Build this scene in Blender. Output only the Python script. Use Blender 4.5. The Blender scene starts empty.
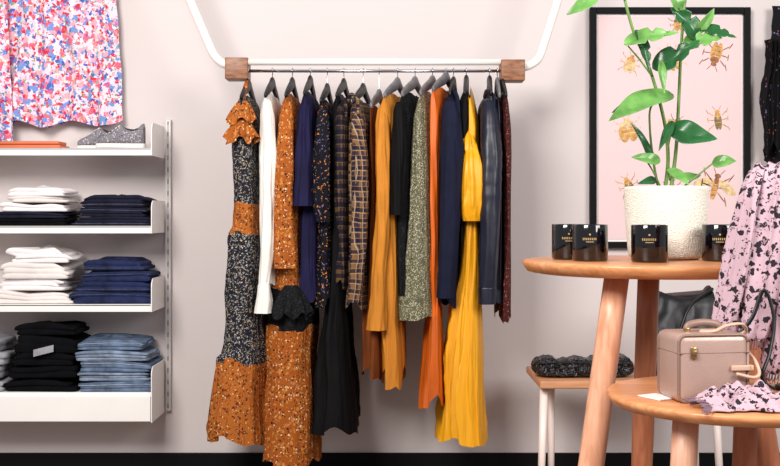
import bpy, bmesh, math, random
from mathutils import Vector, noise, Matrix
random.seed(7)
scene=bpy.context.scene
COL=scene.collection
CAMD=4.0; F=1080.0; HZ=215.0; EYE=1.0
def P(px,py,y):
    d=y+CAMD
    return Vector(((px-390)*d/F, y, EYE+(HZ-py)*d/F))
def X(px,y): return (px-390)*(y+CAMD)/F
def Z(py,y): return EYE+(HZ-py)*(y+CAMD)/F
def N(x,y=0,z=0): return noise.noise(Vector((x,y,z)))
def lin(c):
    c=c/255.0
    return c/12.92 if c<=0.04045 else ((c+0.055)/1.055)**2.4
def C(r,g,b): return (lin(r),lin(g),lin(b),1.0)

# ---------------- materials ----------------
def newmat(name):
    m=bpy.data.materials.new(name); m.use_nodes=True
    nt=m.node_tree; b=nt.nodes['Principled BSDF']
    return m,nt,b
def bump(nt,b,scale,strength,dist=0.002,vor=False,coord='Object',drape=None):
    tc=nt.nodes.new('ShaderNodeTexCoord')
    prev=None
    if drape:
        mp=nt.nodes.new('ShaderNodeMapping'); mp.inputs['Scale'].default_value=drape[0]
        nt.links.new(tc.outputs[coord],mp.inputs['Vector'])
        t2=nt.nodes.new('ShaderNodeTexNoise'); t2.inputs['Scale'].default_value=1.0; t2.inputs['Detail'].default_value=2; t2.inputs['Distortion'].default_value=0.3
        nt.links.new(mp.outputs[0],t2.inputs['Vector'])
        b2=nt.nodes.new('ShaderNodeBump'); b2.inputs['Strength'].default_value=1.0; b2.inputs['Distance'].default_value=drape[1]
        nt.links.new(t2.outputs[0],b2.inputs['Height']); prev=b2
    t=nt.nodes.new('ShaderNodeTexVoronoi' if vor else 'ShaderNodeTexNoise')
    t.inputs['Scale'].default_value=scale
    nt.links.new(tc.outputs[coord],t.inputs['Vector'])
    bp=nt.nodes.new('ShaderNodeBump'); bp.inputs['Strength'].default_value=strength; bp.inputs['Distance'].default_value=dist
    nt.links.new(t.outputs[0],bp.inputs['Height'])
    if prev: nt.links.new(prev.outputs[0],bp.inputs['Normal'])
    nt.links.new(bp.outputs[0],b.inputs['Normal'])
def plain(name,c,rough=0.6,metal=0.0,bs=0,bstr=0.3,bd=0.002,var=0.0,vscale=8,vor=False,sheen=0,spec=0.5,coat=0,drape=None):
    m,nt,b=newmat(name)
    b.inputs['Roughness'].default_value=rough; b.inputs['Metallic'].default_value=metal
    b.inputs['Specular IOR Level'].default_value=spec
    b.inputs['Coat Weight'].default_value=coat
    if sheen: b.inputs['Sheen Weight'].default_value=sheen
    tc=nt.nodes.new('ShaderNodeTexCoord'); n=nt.nodes.new('ShaderNodeTexNoise'); n.inputs['Scale'].default_value=vscale; n.inputs['Detail'].default_value=5
    nt.links.new(tc.outputs['Object'],n.inputs['Vector'])
    r=nt.nodes.new('ShaderNodeValToRGB')
    r.color_ramp.elements[0].position=0.3; r.color_ramp.elements[1].position=0.7
    r.color_ramp.elements[0].color=tuple(max(0,x*(1-var)) for x in c[:3])+(1,)
    r.color_ramp.elements[1].color=tuple(min(1,x*(1+var)) for x in c[:3])+(1,)
    nt.links.new(n.outputs['Fac'],r.inputs['Fac']); nt.links.new(r.outputs['Color'],b.inputs['Base Color'])
    if bs or drape: bump(nt,b,bs or 300,bstr,bd,vor,drape=drape)
    return m
DR=((38,38,3.5),0.010)
DS=((80,80,4),0.008)
DL=((14,14,7),0.007)
DW=((14,14,10),0.008)
FO=((12,12,22),0.007)
def fabric(name,c,rough=0.85,var=0.15,vscale=10,spec=0.2,sheen=0.0,drape=None): return plain(name,c,rough,0,400,0.25,0.001,var,vscale,sheen=sheen,spec=spec,drape=drape)
def floral(name,base,layers,rough=0.8,distort=0.0,drape=DR,spec=.2):
    """layers: (color, scale, dist threshold, probability)"""
    m,nt,b=newmat(name); L=nt.links
    b.inputs['Roughness'].default_value=rough; b.inputs['Specular IOR Level'].default_value=spec
    tc=nt.nodes.new('ShaderNodeTexCoord')
    nz=nt.nodes.new('ShaderNodeTexNoise'); nz.inputs['Scale'].default_value=90; L.new(tc.outputs['Object'],nz.inputs['Vector'])
    mx=nt.nodes.new('ShaderNodeVectorMath'); mx.operation='SCALE'; mx.inputs['Scale'].default_value=0.010+distort
    L.new(nz.outputs['Color'],mx.inputs[0])
    ad=nt.nodes.new('ShaderNodeVectorMath'); ad.operation='ADD'; L.new(tc.outputs['Object'],ad.inputs[0]); L.new(mx.outputs[0],ad.inputs[1])
    prev=None
    for i,(c,s,t,p) in enumerate(layers):
        v=nt.nodes.new('ShaderNodeTexVoronoi'); v.inputs['Scale'].default_value=s
        off=nt.nodes.new('ShaderNodeVectorMath'); off.operation='ADD'; off.inputs[1].default_value=(i*3.7,i*1.3,i*2.1)
        L.new(ad.outputs[0],off.inputs[0]); L.new(off.outputs[0],v.inputs['Vector'])
        lt=nt.nodes.new('ShaderNodeMath'); lt.operation='LESS_THAN'; lt.inputs[1].default_value=t; L.new(v.outputs['Distance'],lt.inputs[0])
        sp=nt.nodes.new('ShaderNodeSeparateColor'); L.new(v.outputs['Color'],sp.inputs[0])
        lp=nt.nodes.new('ShaderNodeMath'); lp.operation='LESS_THAN'; lp.inputs[1].default_value=p; L.new(sp.outputs[0],lp.inputs[0])
        mu=nt.nodes.new('ShaderNodeMath'); mu.operation='MULTIPLY'; L.new(lt.outputs[0],mu.inputs[0]); L.new(lp.outputs[0],mu.inputs[1])
        mix=nt.nodes.new('ShaderNodeMix'); mix.data_type='RGBA'
        L.new(mu.outputs[0],mix.inputs['Factor'])
        if prev: L.new(prev,mix.inputs['A'])
        else: mix.inputs['A'].default_value=base
        mix.inputs['B'].default_value=c
        prev=mix.outputs['Result']
    L.new(prev,b.inputs['Base Color'])
    bump(nt,b,350,0.2,0.001,drape=drape)
    return m
def plaid(name,base,stripes,rough=0.85,drape=DR,warp=.02):
    m,nt,b=newmat(name); L=nt.links
    b.inputs['Roughness'].default_value=rough; b.inputs['Specular IOR Level'].default_value=0.2
    tc=nt.nodes.new('ShaderNodeTexCoord')
    nz=nt.nodes.new('ShaderNodeTexNoise'); nz.inputs['Scale'].default_value=9; L.new(tc.outputs['Object'],nz.inputs['Vector'])
    mx=nt.nodes.new('ShaderNodeVectorMath'); mx.operation='SCALE'; mx.inputs['Scale'].default_value=warp; L.new(nz.outputs['Color'],mx.inputs[0])
    ad=nt.nodes.new('ShaderNodeVectorMath'); ad.operation='ADD'; L.new(tc.outputs['Object'],ad.inputs[0]); L.new(mx.outputs[0],ad.inputs[1])
    sp=nt.nodes.new('ShaderNodeSeparateXYZ'); L.new(ad.outputs[0],sp.inputs[0])
    u=nt.nodes.new('ShaderNodeMath'); u.operation='ADD'; L.new(sp.outputs[0],u.inputs[0]); L.new(sp.outputs[1],u.inputs[1])
    prev=None
    for c,ax,f,w,o in stripes:
        a=nt.nodes.new('ShaderNodeMath'); a.operation='MULTIPLY'; a.inputs[1].default_value=f
        L.new(u.outputs[0] if ax=='u' else sp.outputs[2],a.inputs[0])
        fr=nt.nodes.new('ShaderNodeMath'); fr.operation='FRACT'; L.new(a.outputs[0],fr.inputs[0])
        lt=nt.nodes.new('ShaderNodeMath'); lt.operation='LESS_THAN'; lt.inputs[1].default_value=w; L.new(fr.outputs[0],lt.inputs[0])
        mu=nt.nodes.new('ShaderNodeMath'); mu.operation='MULTIPLY'; mu.inputs[1].default_value=o; L.new(lt.outputs[0],mu.inputs[0])
        mix=nt.nodes.new('ShaderNodeMix'); mix.data_type='RGBA'; L.new(mu.outputs[0],mix.inputs['Factor'])
        if prev: L.new(prev,mix.inputs['A'])
        else: mix.inputs['A'].default_value=base
        mix.inputs['B'].default_value=c; prev=mix.outputs['Result']
    L.new(prev,b.inputs['Base Color']); bump(nt,b,400,0.2,0.001,drape=drape)
    return m
def wood(name,c1,c2,scale=6,rough=0.4,axis=(1,8,8)):
    m,nt,b=newmat(name); L=nt.links
    b.inputs['Roughness'].default_value=rough
    tc=nt.nodes.new('ShaderNodeTexCoord'); mp=nt.nodes.new('ShaderNodeMapping'); mp.inputs['Scale'].default_value=axis
    L.new(tc.outputs['Object'],mp.inputs['Vector'])
    n=nt.nodes.new('ShaderNodeTexNoise'); n.inputs['Scale'].default_value=scale; n.inputs['Detail'].default_value=8; n.inputs['Distortion'].default_value=0.6
    L.new(mp.outputs[0],n.inputs['Vector'])
    r=nt.nodes.new('ShaderNodeValToRGB'); r.color_ramp.elements[0].color=c1; r.color_ramp.elements[1].color=c2
    r.color_ramp.elements[0].position=0.35; r.color_ramp.elements[1].position=0.65
    L.new(n.outputs['Fac'],r.inputs['Fac']); L.new(r.outputs['Color'],b.inputs['Base Color'])
    return m

M={}
M['wall']=plain('wall_paint',C(214,204,202),0.9,0,120,0.05,0.001,0.02,1.2,spec=0.2)
M['black_paint']=plain('black_paint',C(7,6,7),0.7,spec=.15)
M['floor']=wood('floor_boards',C(92,74,60),C(120,98,80),3,0.5,(1,10,1))
M['shelf']=plain('shelf_white_metal',C(240,236,232),0.45,0,0,var=0.02)
M['upright']=plain('upright_metal',C(196,190,188),0.4,0.2)
M['slots']=plaid('slot_strip',C(176,170,168),[(C(90,86,86),'v',23,0.4,1.0)],drape=None,warp=0)
M['pipe']=plain('white_pipe',C(248,244,236),0.3)
M['chrome']=plain('chrome',C(205,205,210),0.18,1.0)
M['blockwood']=wood('walnut_block',C(104,62,38),C(158,104,68),8,0.45,(3,3,12))
M['table']=wood('table_beech',C(202,130,80),C(228,160,110),5,0.35,(1.2,14,14))
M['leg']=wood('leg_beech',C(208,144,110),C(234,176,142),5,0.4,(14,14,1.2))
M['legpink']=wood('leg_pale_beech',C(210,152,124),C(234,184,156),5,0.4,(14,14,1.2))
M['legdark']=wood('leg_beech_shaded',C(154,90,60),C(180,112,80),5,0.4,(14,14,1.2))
M['hblack']=plain('hanger_black',C(10,9,12),0.45,spec=.4)
M['hgrey']=wood('hanger_grey_wood',C(96,92,96),C(126,122,124),6,0.5,(4,4,4))
M['pot']=plain('pot_textured_ceramic',C(242,235,220),0.9,0,340,1.0,0.002,0.05,90,vor=True)
M['soil']=plain('soil',C(50,36,26),0.95,0,90,0.8,0.004,0.3,60)
M['stem']=plain('stem_green',C(104,140,66),0.45,var=0.15,vscale=30)
M['leafd']=plain('leaf_dark',C(32,86,42),0.25,var=0.55,vscale=18)
M['leafl']=plain('leaf_light',C(100,152,74),0.28,var=0.5,vscale=18)
M['candle']=plain('black_glass',C(5,5,10),0.08,coat=0.6)
M['gold']=plain('gold_print',C(190,160,110),0.35,0.3)
M['wax']=plain('wax',C(228,220,205),0.5)
M['wick']=plain('wick',C(60,50,44),0.8)
M['frame']=plain('frame_black',C(6,5,7),0.6,spec=.15)
M['pink']=plain('print_pink',C(228,200,200),0.7,var=0.02,vscale=2)
M['mount']=plain('print_margin',C(242,234,232),0.7)
M['bug1']=plain('beetle_gold',C(200,148,76),0.6,var=0.5,vscale=60)
M['bug2']=plain('beetle_rust',C(150,92,52),0.6,var=0.6,vscale=60)
M['bug3']=plain('beetle_wing',C(214,184,134),0.6,var=0.4,vscale=60)
M['bug4']=plain('beetle_olive',C(122,104,58),0.6,var=0.6,vscale=60)
M['leather']=plain('black_leather',C(12,11,14),0.40,0,160,0.2,0.001,0.3,20,spec=.45,drape=((9,9,9),.010))
M['bead']=floral('black_sequins',C(9,8,12),[(C(120,118,130),190,0.30,0.18),(C(40,38,48),160,0.4,0.5),(C(210,206,214),230,0.25,0.07)],rough=.3,drape=((70,70,70),.02),spec=.6)  # grey cells are the sequins' sparkle, painted into the base colour
M['tan']=plain('tan_leather',C(196,100,62),0.5,0,200,0.2,0.001,0.12,10)
M['case']=plain('taupe_leather',C(180,150,138),0.36,0.25,260,0.3,0.001,0.08,14)
M['casetrim']=plain('taupe_trim',C(136,108,96),0.45,0.1,0)
M['flap']=plain('peach_leather',C(200,164,140),0.45)
M['brass']=plain('brass',C(180,150,104),0.25,0.9)
M['paper']=plain('white_card',C(240,238,236),0.7)
M['bench']=wood('bench_wood',C(184,126,88),C(208,152,112),5,0.45,(1.2,12,12))
M['benchleg']=plain('bench_leg_white',C(238,220,212),0.4)
# fabrics
M['den_navy']=fabric('denim_navy',C(24,25,42),0.9,0.5,24,drape=FO)
M['den_dark']=fabric('denim_dark_blue',C(32,40,74),0.9,0.55,24,drape=FO)
M['den_light']=fabric('denim_faded',C(90,106,130),0.9,0.5,28,drape=FO)
M['den_lightb']=fabric('denim_faded_grey',C(120,134,154),0.9,0.5,28,drape=FO)
M['seam']=fabric('denim_seam',C(66,70,90),0.9,0.5,60)
M['seaml']=fabric('faded_seam',C(150,160,174),0.9,0.3,60)
M['white_f']=fabric('white_knit',C(236,230,230),0.9,0.06,14,drape=FO)
M['cream_f']=fabric('cream_knit',C(222,214,210),0.9,0.08,14,drape=FO)
M['grey_f']=fabric('grey_knit',C(150,150,156),0.9,0.2,30,drape=FO)
M['black_f']=fabric('black_knit',C(10,10,13),0.95,0.3,20,spec=.1,drape=FO)
M['white_bl']=fabric('blouse_white',C(236,232,224),0.7,0.05,14,drape=DR)
M['speck']=floral('speckled_floral_grey',C(28,28,36),[(C(130,126,122),120,0.38,0.7),(C(186,150,84),150,0.30,0.3),(C(196,196,200),180,0.28,0.45)],distort=0.008)
M['rust']=floral('rust_floral',C(158,82,26),[(C(192,120,50),80,0.42,0.5),(C(46,26,20),105,0.32,0.5),(C(230,206,166),125,0.28,0.35)],distort=0.008)
M['rust2']=floral('rust_floral_dense',C(170,94,34),[(C(104,52,24),90,0.42,0.5),(C(222,186,126),120,0.28,0.4),(C(34,26,26),125,0.28,0.5)],distort=0.008)
M['lace']=floral('black_lace',C(9,9,12),[(C(54,58,64),200,0.28,0.5)])
M['navy']=fabric('navy_crepe',C(24,21,56),0.8,0.2,12,drape=DR)
M['bl_floral']=floral('black_orange_floral',C(12,11,20),[(C(196,116,48),85,0.28,0.40),(C(100,92,140),105,0.26,0.35),(C(170,150,116),130,0.22,0.3)],distort=0.008)
M['black_s']=plain('black_crepe',C(9,8,10),0.75,0,300,0.2,0.001,0.2,12,spec=0.15,drape=DR)
M['plaid']=plaid('plaid_brown_blue',C(120,88,58),[(C(26,28,58),'u',46,0.55,0.85),(C(20,20,42),'v',30,0.5,0.8),(C(206,180,144),'u',46,0.12,0.5),(C(190,158,116),'v',30,0.12,0.45),(C(176,126,60),'v',60,0.16,0.4)])
M['plaid2']=plaid('plaid_dark',C(96,70,44),[(C(24,24,44),'u',50,0.62,0.85),(C(18,18,34),'v',34,0.62,0.85),(C(150,116,70),'v',34,0.1,0.35)])
M['mustard']=plain('mustard_crepe',C(196,124,38),0.75,0,300,0.2,0.001,0.10,10,spec=0.3,drape=DR)
M['dkbrown']=fabric('brown_crepe',C(112,56,22),0.8,0.2,10,drape=DR)
M['glitter']=floral('olive_lurex',C(98,94,72),[(C(196,192,160),260,0.42,0.6),(C(52,50,42),220,0.36,0.4)],rough=0.4,drape=DS)
M['orange']=plain('orange_satin',C(224,102,22),0.38,0,0,var=0.08,vscale=10,drape=DR)
M['orange_d']=plain('burnt_orange_satin',C(202,94,24),0.42,0,0,var=0.10,vscale=10,drape=DR)
M['jacket']=fabric('navy_wool',C(22,25,46),0.9,0.2,20,drape=DR)
M['yellow']=plain('yellow_satin',C(238,166,20),0.42,0,0,var=0.06,vscale=5,drape=DR)
M['denimj']=plain('navy_smooth_leather',C(15,19,38),0.40,0,300,0.15,0.0008,0.12,12,drape=DL)
M['burg']=floral('burgundy_dots',C(66,22,22),[(C(170,106,80),170,0.32,0.5),(C(26,12,14),140,0.32,0.5)])
M['blossom']=floral('ditsy_blossom',C(224,210,224),[(C(112,146,210),34,0.50,0.6),(C(226,104,126),36,0.46,0.5),(C(240,164,176),40,0.46,0.5),(C(70,98,178),52,0.40,0.5),(C(206,52,68),56,0.40,0.5),(C(122,164,134),70,0.32,0.35),(C(246,240,246),60,0.36,0.35),(C(250,206,140),90,0.26,0.25)],distort=0.016)
M['leopard']=floral('mauve_leopard',C(192,162,172),[(C(44,37,44),70,0.44,0.60),(C(150,120,132),70,0.24,0.65),(C(46,38,46),120,0.34,0.40)],rough=0.9,distort=0.014,drape=DW)
M['fringe']=fabric('scarf_fringe',C(130,106,118),0.9)
M['shoe']=floral('shoe_grey_woven',C(126,122,128),[(C(190,186,192),160,0.38,0.5),(C(76,72,80),150,0.34,0.5)],drape=None)
M['sole']=plain('shoe_sole',C(232,228,224),0.6)
M['dark_in']=plain('shoe_lining',C(40,36,42),0.9)
M['blk_pat']=floral('black_embroidered',C(9,8,12),[(C(110,100,140),70,0.24,0.25),(C(150,80,66),90,0.22,0.2)])

# ---------------- mesh helpers ----------------
WL={}
def add_obj(name,verts,faces,mats,parent=None,origin=None,smooth=True,fm=None,label=None,cat=None,kind=None,group=None):
    verts=[Vector(v) for v in verts]
    if origin is None:
        xs=[v.x for v in verts]; ys=[v.y for v in verts]; zs=[v.z for v in verts]
        origin=Vector(((min(xs)+max(xs))/2,(min(ys)+max(ys))/2,min(zs)))
    origin=Vector(origin)
    me=bpy.data.meshes.new(name); me.from_pydata([v-origin for v in verts],[],faces); me.update()
    if not isinstance(mats,(list,tuple)): mats=[mats]
    for m in mats: me.materials.append(m)
    for i,p in enumerate(me.polygons):
        p.use_smooth=smooth
        if fm: p.material_index=fm[i]
    bm=bmesh.new(); bm.from_mesh(me); bmesh.ops.recalc_face_normals(bm,faces=bm.faces); bm.to_mesh(me); bm.free()
    ob=bpy.data.objects.new(name,me); COL.objects.link(ob)
    ob.location=origin; WL[ob.name]=origin
    if parent is not None:
        ob.parent=parent; ob.location=origin-WL[parent.name]
    if label: ob['label']=label
    if cat: ob['category']=cat
    if kind: ob['kind']=kind
    if group: ob['group']=group
    return ob
def empty(name,label,cat,loc,group=None):
    e=bpy.data.objects.new(name,None); COL.objects.link(e); e.location=loc; WL[e.name]=Vector(loc)
    e.empty_display_size=0.05
    e['label']=label; e['category']=cat
    if group: e['group']=group
    return e
def merge(parts):
    V=[];Fc=[]
    for v,f in parts:
        o=len(V); V+=list(v); Fc+=[tuple(i+o for i in q) for q in f]
    return V,Fc
def box(x0,x1,y0,y1,z0,z1,bev=0.0,seg=2,rot=None):
    bm=bmesh.new(); bmesh.ops.create_cube(bm,size=1)
    for v in bm.verts:
        v.co=Vector(((x0+x1)/2+v.co.x*(x1-x0),(y0+y1)/2+v.co.y*(y1-y0),(z0+z1)/2+v.co.z*(z1-z0)))
    if bev>0: bmesh.ops.bevel(bm,geom=list(bm.edges),offset=bev,segments=seg,profile=0.5,affect='EDGES')
    if rot:
        c=Vector(((x0+x1)/2,(y0+y1)/2,z0)); R=Matrix.Rotation(rot,3,'Z')
        for v in bm.verts: v.co=c+R@(v.co-c)
    bm.verts.ensure_lookup_table()
    V=[v.co.copy() for v in bm.verts]; Fc=[tuple(v.index for v in f.verts) for f in bm.faces]; bm.free()
    return V,Fc
def loft(rings,cap0=True,cap1=True,closed=True):
    n=len(rings[0]); V=[v for r in rings for v in r]; Fc=[]
    for i in range(len(rings)-1):
        for j in range(n if closed else n-1):
            k=(j+1)%n
            Fc.append((i*n+j,i*n+k,(i+1)*n+k,(i+1)*n+j))
    if cap0: Fc.append(tuple(range(n-1,-1,-1)))
    if cap1: Fc.append(tuple((len(rings)-1)*n+j for j in range(n)))
    return V,Fc
def catmull(pts,sub=6):
    pts=[Vector(p) for p in pts]
    if len(pts)<3: sub=max(sub,2)
    out=[]
    for i in range(len(pts)-1):
        p0=pts[max(i-1,0)];p1=pts[i];p2=pts[i+1];p3=pts[min(i+2,len(pts)-1)]
        for s in range(sub):
            t=s/sub
            out.append(0.5*((2*p1)+(p2-p0)*t+(2*p0-5*p1+4*p2-p3)*t*t+(3*p1-p0-3*p2+p3)*t**3))
    out.append(pts[-1]); return out
def tube(pts,r,n=10,smooth=True,sub=6,flat=1.0,fn=None):
    if smooth: q=catmull(pts,sub)
    else: q=[Vector(p) for p in pts]
    m=len(q)
    def rad(i):
        if isinstance(r,(int,float)): return r
        t=i/(m-1)*(len(r)-1); a=int(min(t,len(r)-2)); return r[a]+(r[a+1]-r[a])*(t-a)
    rings=[]; up=None
    for i in range(m):
        d=(q[min(i+1,m-1)]-q[max(i-1,0)]).normalized()
        if up is None:
            up=Vector((0,0,1)) if abs(d.z)<0.9 else Vector((0,1,0))
        up=(up-d*up.dot(d)).normalized(); s=d.cross(up)
        rr=rad(i)
        ring=[]
        for j in range(n):
            a=2*math.pi*j/n; w=fn(a,i/(m-1)) if fn else 1
            ring.append(q[i]+up*math.cos(a)*rr*w+s*math.sin(a)*rr*flat*w)
        rings.append(ring)
    return loft(rings)
def cyl(p0,p1,r0,r1=None,n=24):
    if r1 is None: r1=r0
    return tube([p0,p1],[r0,r1],n,smooth=False)
def revolve(cx,cy,prof,n=48,fn=None):
    rings=[]
    for r,z in prof:
        ring=[]
        for j in range(n):
            a=2*math.pi*j/n; rr=r*(1+(fn(a,z) if fn else 0))
            ring.append(Vector((cx+rr*math.cos(a),cy+rr*math.sin(a),z)))
        rings.append(ring)
    return loft(rings)
def spow(x,p): return math.copysign(abs(x)**p,x)
def sheet(fn,nu,nv):
    V=[];Fc=[]
    for i in range(nv+1):
        for j in range(nu+1): V.append(fn(j/nu,i/nv))
    w=nu+1
    for i in range(nv):
        for j in range(nu): Fc.append((i*w+j,i*w+j+1,(i+1)*w+j+1,(i+1)*w+j))
    return V,Fc

# ---------------- setting ----------------
v,f=box(-3.2,3.2,0,0.12,0,2.8); add_obj('wall_back',v,f,M['wall'],smooth=False,kind='structure')
v,f=box(-3.2,3.2,-5.0,0.12,-0.1,0); add_obj('floor',v,f,M['floor'],smooth=False,kind='structure')
zb=Z(452.5,0)
v,f=box(-3.2,3.2,-0.018,-0.0005,0,zb,0.002); add_obj('baseboard_back',v,f,M['black_paint'],smooth=False,kind='structure')

# ---------------- shelving ----------------
SY=-0.235
xr=X(152,SY); xl=-1.80
tops={'a':Z(148,SY),'b':Z(226,SY),'c':Z(304.5,SY),'d':Z(393,SY)}
for i,(k,zt) in enumerate(tops.items()):
    th=0.026 if k!='d' else 0.104
    nm='wall_shelf' if k!='d' else 'drawer_shelf'
    lab={'a':'white metal wall shelf holding grey shoes and a tan clutch','b':'white metal wall shelf holding white knits and navy jeans','c':'white metal wall shelf holding cream knits and blue jeans','d':'deep white wall shelf with drawer, holding black clothes and faded jeans'}[k]
    e=empty(nm,lab,'shelf',((xl+xr)/2,SY/2,zt-th),group='wall shelves' )
    if k!='d':
        parts=[box(xl,xr-0.004,SY,-0.024,zt-0.006,zt,0.001),box(xl,xr-0.004,SY,SY+0.006,zt-th,zt-0.0005,0.0015)]
        v,f=merge(parts); add_obj('shelf_board',v,f,M['shelf'],e,smooth=False)
    else:
        v,f=box(xl,xr-0.004,SY+0.012,-0.024,zt-th,zt,0.002); add_obj('body',v,f,M['shelf'],e,smooth=False)
        v,f=box(xl,xr-0.006,SY,SY+0.011,zt-th+0.004,zt-0.012,0.002); add_obj('drawer_front',v,f,M['shelf'],e,smooth=False)
    for xx in (xr,xl-0.004):
        outline=[]
        y0,y1,z0,z1=SY-0.002,-0.024,zt-th,zt+0.09
        r=0.03
        for a in range(7):
            t=math.pi/2*a/6
            outline.append((y0+r-r*math.cos(t),z1-r+r*math.sin(t)))
        outline+=[(y1,z1),(y1,z0),(y0,z0)]
        rings=[[Vector((xx-0.003,y,z)) for y,z in outline],[Vector((xx,y,z)) for y,z in outline]]
        v,f=loft(rings); add_obj('end_bracket',v,f,M['shelf'],e,smooth=False)
for xx in (xr+0.012,xl-0.006):
    v,f=box(xx-0.010,xx+0.010,-0.022,-0.0005,Z(410,0),Z(120,0),0.001)
    o=add_obj('shelf_upright',v,f,M['upright'],smooth=False,label='slim grey metal shelf upright fixed on the wall',cat='shelf upright')
    v,f=box(xx-0.002,xx+0.002,-0.0228,-0.0219,Z(407,0),Z(122,0)); add_obj('slot_strip',v,f,M['slots'],o,smooth=False)

# ---------------- folded clothes ----------------
def folded(name,label,cat,x0,x1,y0,y1,z0,h,mat,layers=2,mess=0.3,group=None,seed=0,rot=0.0,top=False,seam=None):
    cx,cy=(x0+x1)/2,(y0+y1)/2; a,b=(x1-x0)/2,(y1-y0)/2; n=120; rings=[]
    nz=layers*8
    off=seed*5.3
    lo=[ (N(off+l*2.1)*0.040*mess, N(off+l*3.3+9)*0.012*mess) for l in range(layers+1)]
    for i in range(nz+1):
        s=i/nz; lob=abs(math.sin(math.pi*s*layers))**0.28; ins=(1-lob)*0.006
        l=min(int(s*layers-1e-6),layers-1); ring=[]
        for j in range(n):
            t=2*math.pi*j/n
            ux,uy=spow(math.cos(t),0.14),spow(math.sin(t),0.14)
            w=N(ux*1.2+off,uy*1.2,l*1.7)*0.018*mess+N(ux*4+off,uy*4,l*2.7)*0.004*mess
            px=cx+(a-ins+w)*ux+lo[l][0]; py=cy+(b-ins+w*.5)*uy+lo[l][1]
            sag=(N(px*7+off,py*5,0.3)*0.8+N(px*18+off,py*14,1.3)*.35)*h*0.7*mess*s
            edge=-0.30*h*(max(0,abs(ux)-.5)/.5)**2*s*mess*(1 if not top else 1.6)
            ring.append(Vector((px,py,z0+0.0008+s*h*1.0+sag+edge)))
        rings.append(ring)
    last=rings[-1]
    for sc in (0.94,0.7,0.45,0.2):
        ring=[]
        for p in last:
            x,y=cx+(p.x-cx)*sc,cy+(p.y-cy)*sc
            ring.append(Vector((x,y,p.z+0.002*(1-sc)+N(x*16+off,y*16,1)*0.008*mess*(1-sc))))
        rings.append(ring)
    v,f=loft(rings)
    R=Matrix.Rotation(rot,3,'Z'); c=Vector((cx,cy,0))
    v=[c+R@(q-c) for q in v]
    v=[Vector((min(q.x,xr-.004),max(min(q.y,-0.026),-.25),max(q.z,z0+0.0006))) for q in v]
    ob=add_obj(name,v,f,mat,label=label,cat=cat,group=group)
    if seam:
        # side seam running across the visible front fold
        row=int(nz*(.25 if seed%2 else .72)); n_=n
        pts=[v[row*n_+j] for j in range(n_) if v[row*n_+j].y<cy-b*.6]
        pts.sort(key=lambda q:q.x)
        pts=[Vector((q.x,q.y-.0008,q.z)) for q in pts[2:-2:3]]
        if len(pts)>4:
            sv_,sf_=tube(pts,.0016,6,smooth=False); add_obj('seam',sv_,sf_,seam,ob)
    return ob
def stack(name,label,cat,pl,pr,shelf,pytop,n,mats,layers=2,mess=0.4,group=None,jit=3,yf=-0.222,yb=-0.03,taper=(0,0),rj=.02,seam=None):
    zt=tops[shelf]; H=Z(pytop,yf)-zt; h=H/n
    hs=[h*random.uniform(1-.35*min(1,mess),1+.35*min(1,mess)) for _ in range(n)]; q=H/sum(hs); hs=[x*q for x in hs]
    z=zt
    for i in range(n):
        u=i/max(1,n-1)
        jl,jr=random.uniform(-jit,jit)+taper[0]*u,random.uniform(-jit,jit)-taper[1]*u
        m=mats[i] if isinstance(mats,list) else mats
        folded(name,label[i] if isinstance(label,list) else label,cat,X(pl+jl,yf),X(pr+jr,yf),yf+random.uniform(0,0.012),yb,z,hs[i]*0.985,m,layers,mess,group,seed=i*3+pl,rot=random.uniform(-rj,rj),top=(i==n-1),seam=seam)
        z+=hs[i]
stack('folded_sweater',['folded black knit at the bottom of a stack','folded navy knit low in a stack']+['folded white knit sweater on a stack']*3,'sweater',-20,70,'b',188,5,[M['black_f'],M['den_navy'],M['white_f'],M['cream_f'],M['white_f']],2,.85,'folded knits beside navy jeans',4,taper=(32,8),rj=.06)
stack('folded_jeans','folded dark navy jeans in a stack','jeans',75,150,'b',196,3,M['den_navy'],3,0.5,'navy jeans stack',taper=(5,5),rj=.03,seam=M['seam'])
stack('folded_sweater','folded cream white knit sweater in a stack','sweater',-14,67,'c',248,4,[M['cream_f'],M['white_f'],M['cream_f'],M['white_f']],3,.95,'cream knits stack',6,taper=(26,4),rj=.07)
stack('folded_jeans','folded dark blue denim jeans in a stack','jeans',68,150,'c',260,4,M['den_dark'],2,0.6,'blue jeans stack',taper=(14,8),rj=.04,seam=M['seam'])
stack('folded_sweater','folded black knit in a tall stack','sweater',4,73,'d',323,5,M['black_f'],2,.7,'black knits stack',4,taper=(10,-2),rj=.05)
stack('folded_jeans',['folded faded light blue jeans in a stack']*5,'jeans',74,152,'d',339,5,[M['den_light'],M['den_lightb'],M['den_light'],M['den_lightb'],M['den_light']],3,0.55,'faded jeans stack',3,taper=(4,6),rj=.03,seam=M['seaml'])
stack('folded_shirt','folded grey knit shirt in a stack','shirt',-70,0,'d',338,4,M['grey_f'],2,0.6,'grey knits stack',3)
p=P(46,350,-0.2285)
v,f=box(p.x-0.04,p.x+0.03,-0.2415,-0.2395,p.z-0.012,p.z+0.012,0,1)
v=[Vector((q.x,q.y,q.z+0.25*(q.x-p.x))) for q in v]
add_obj('price_tag',v,f,M['grey_f'],smooth=False,label='small pale price tag on the black folded knits',cat='price tag')
e=empty('clutch_bag','flat tan leather clutch lying on the shelf','clutch bag',(X(20,-.17),-0.15,tops['a']))
v,f=box(X(-25,-.2),X(61,-.2),-0.21,-0.09,tops['a']+0.0005,tops['a']+0.014,0.005,3); add_obj('body',v,f,M['tan'],e)
v,f=box(X(-24,-.2),X(60,-.2),-0.213,-0.12,tops['a']+0.0145,tops['a']+0.026,0.004,3); add_obj('flap',v,f,M['tan'],e)
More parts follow.
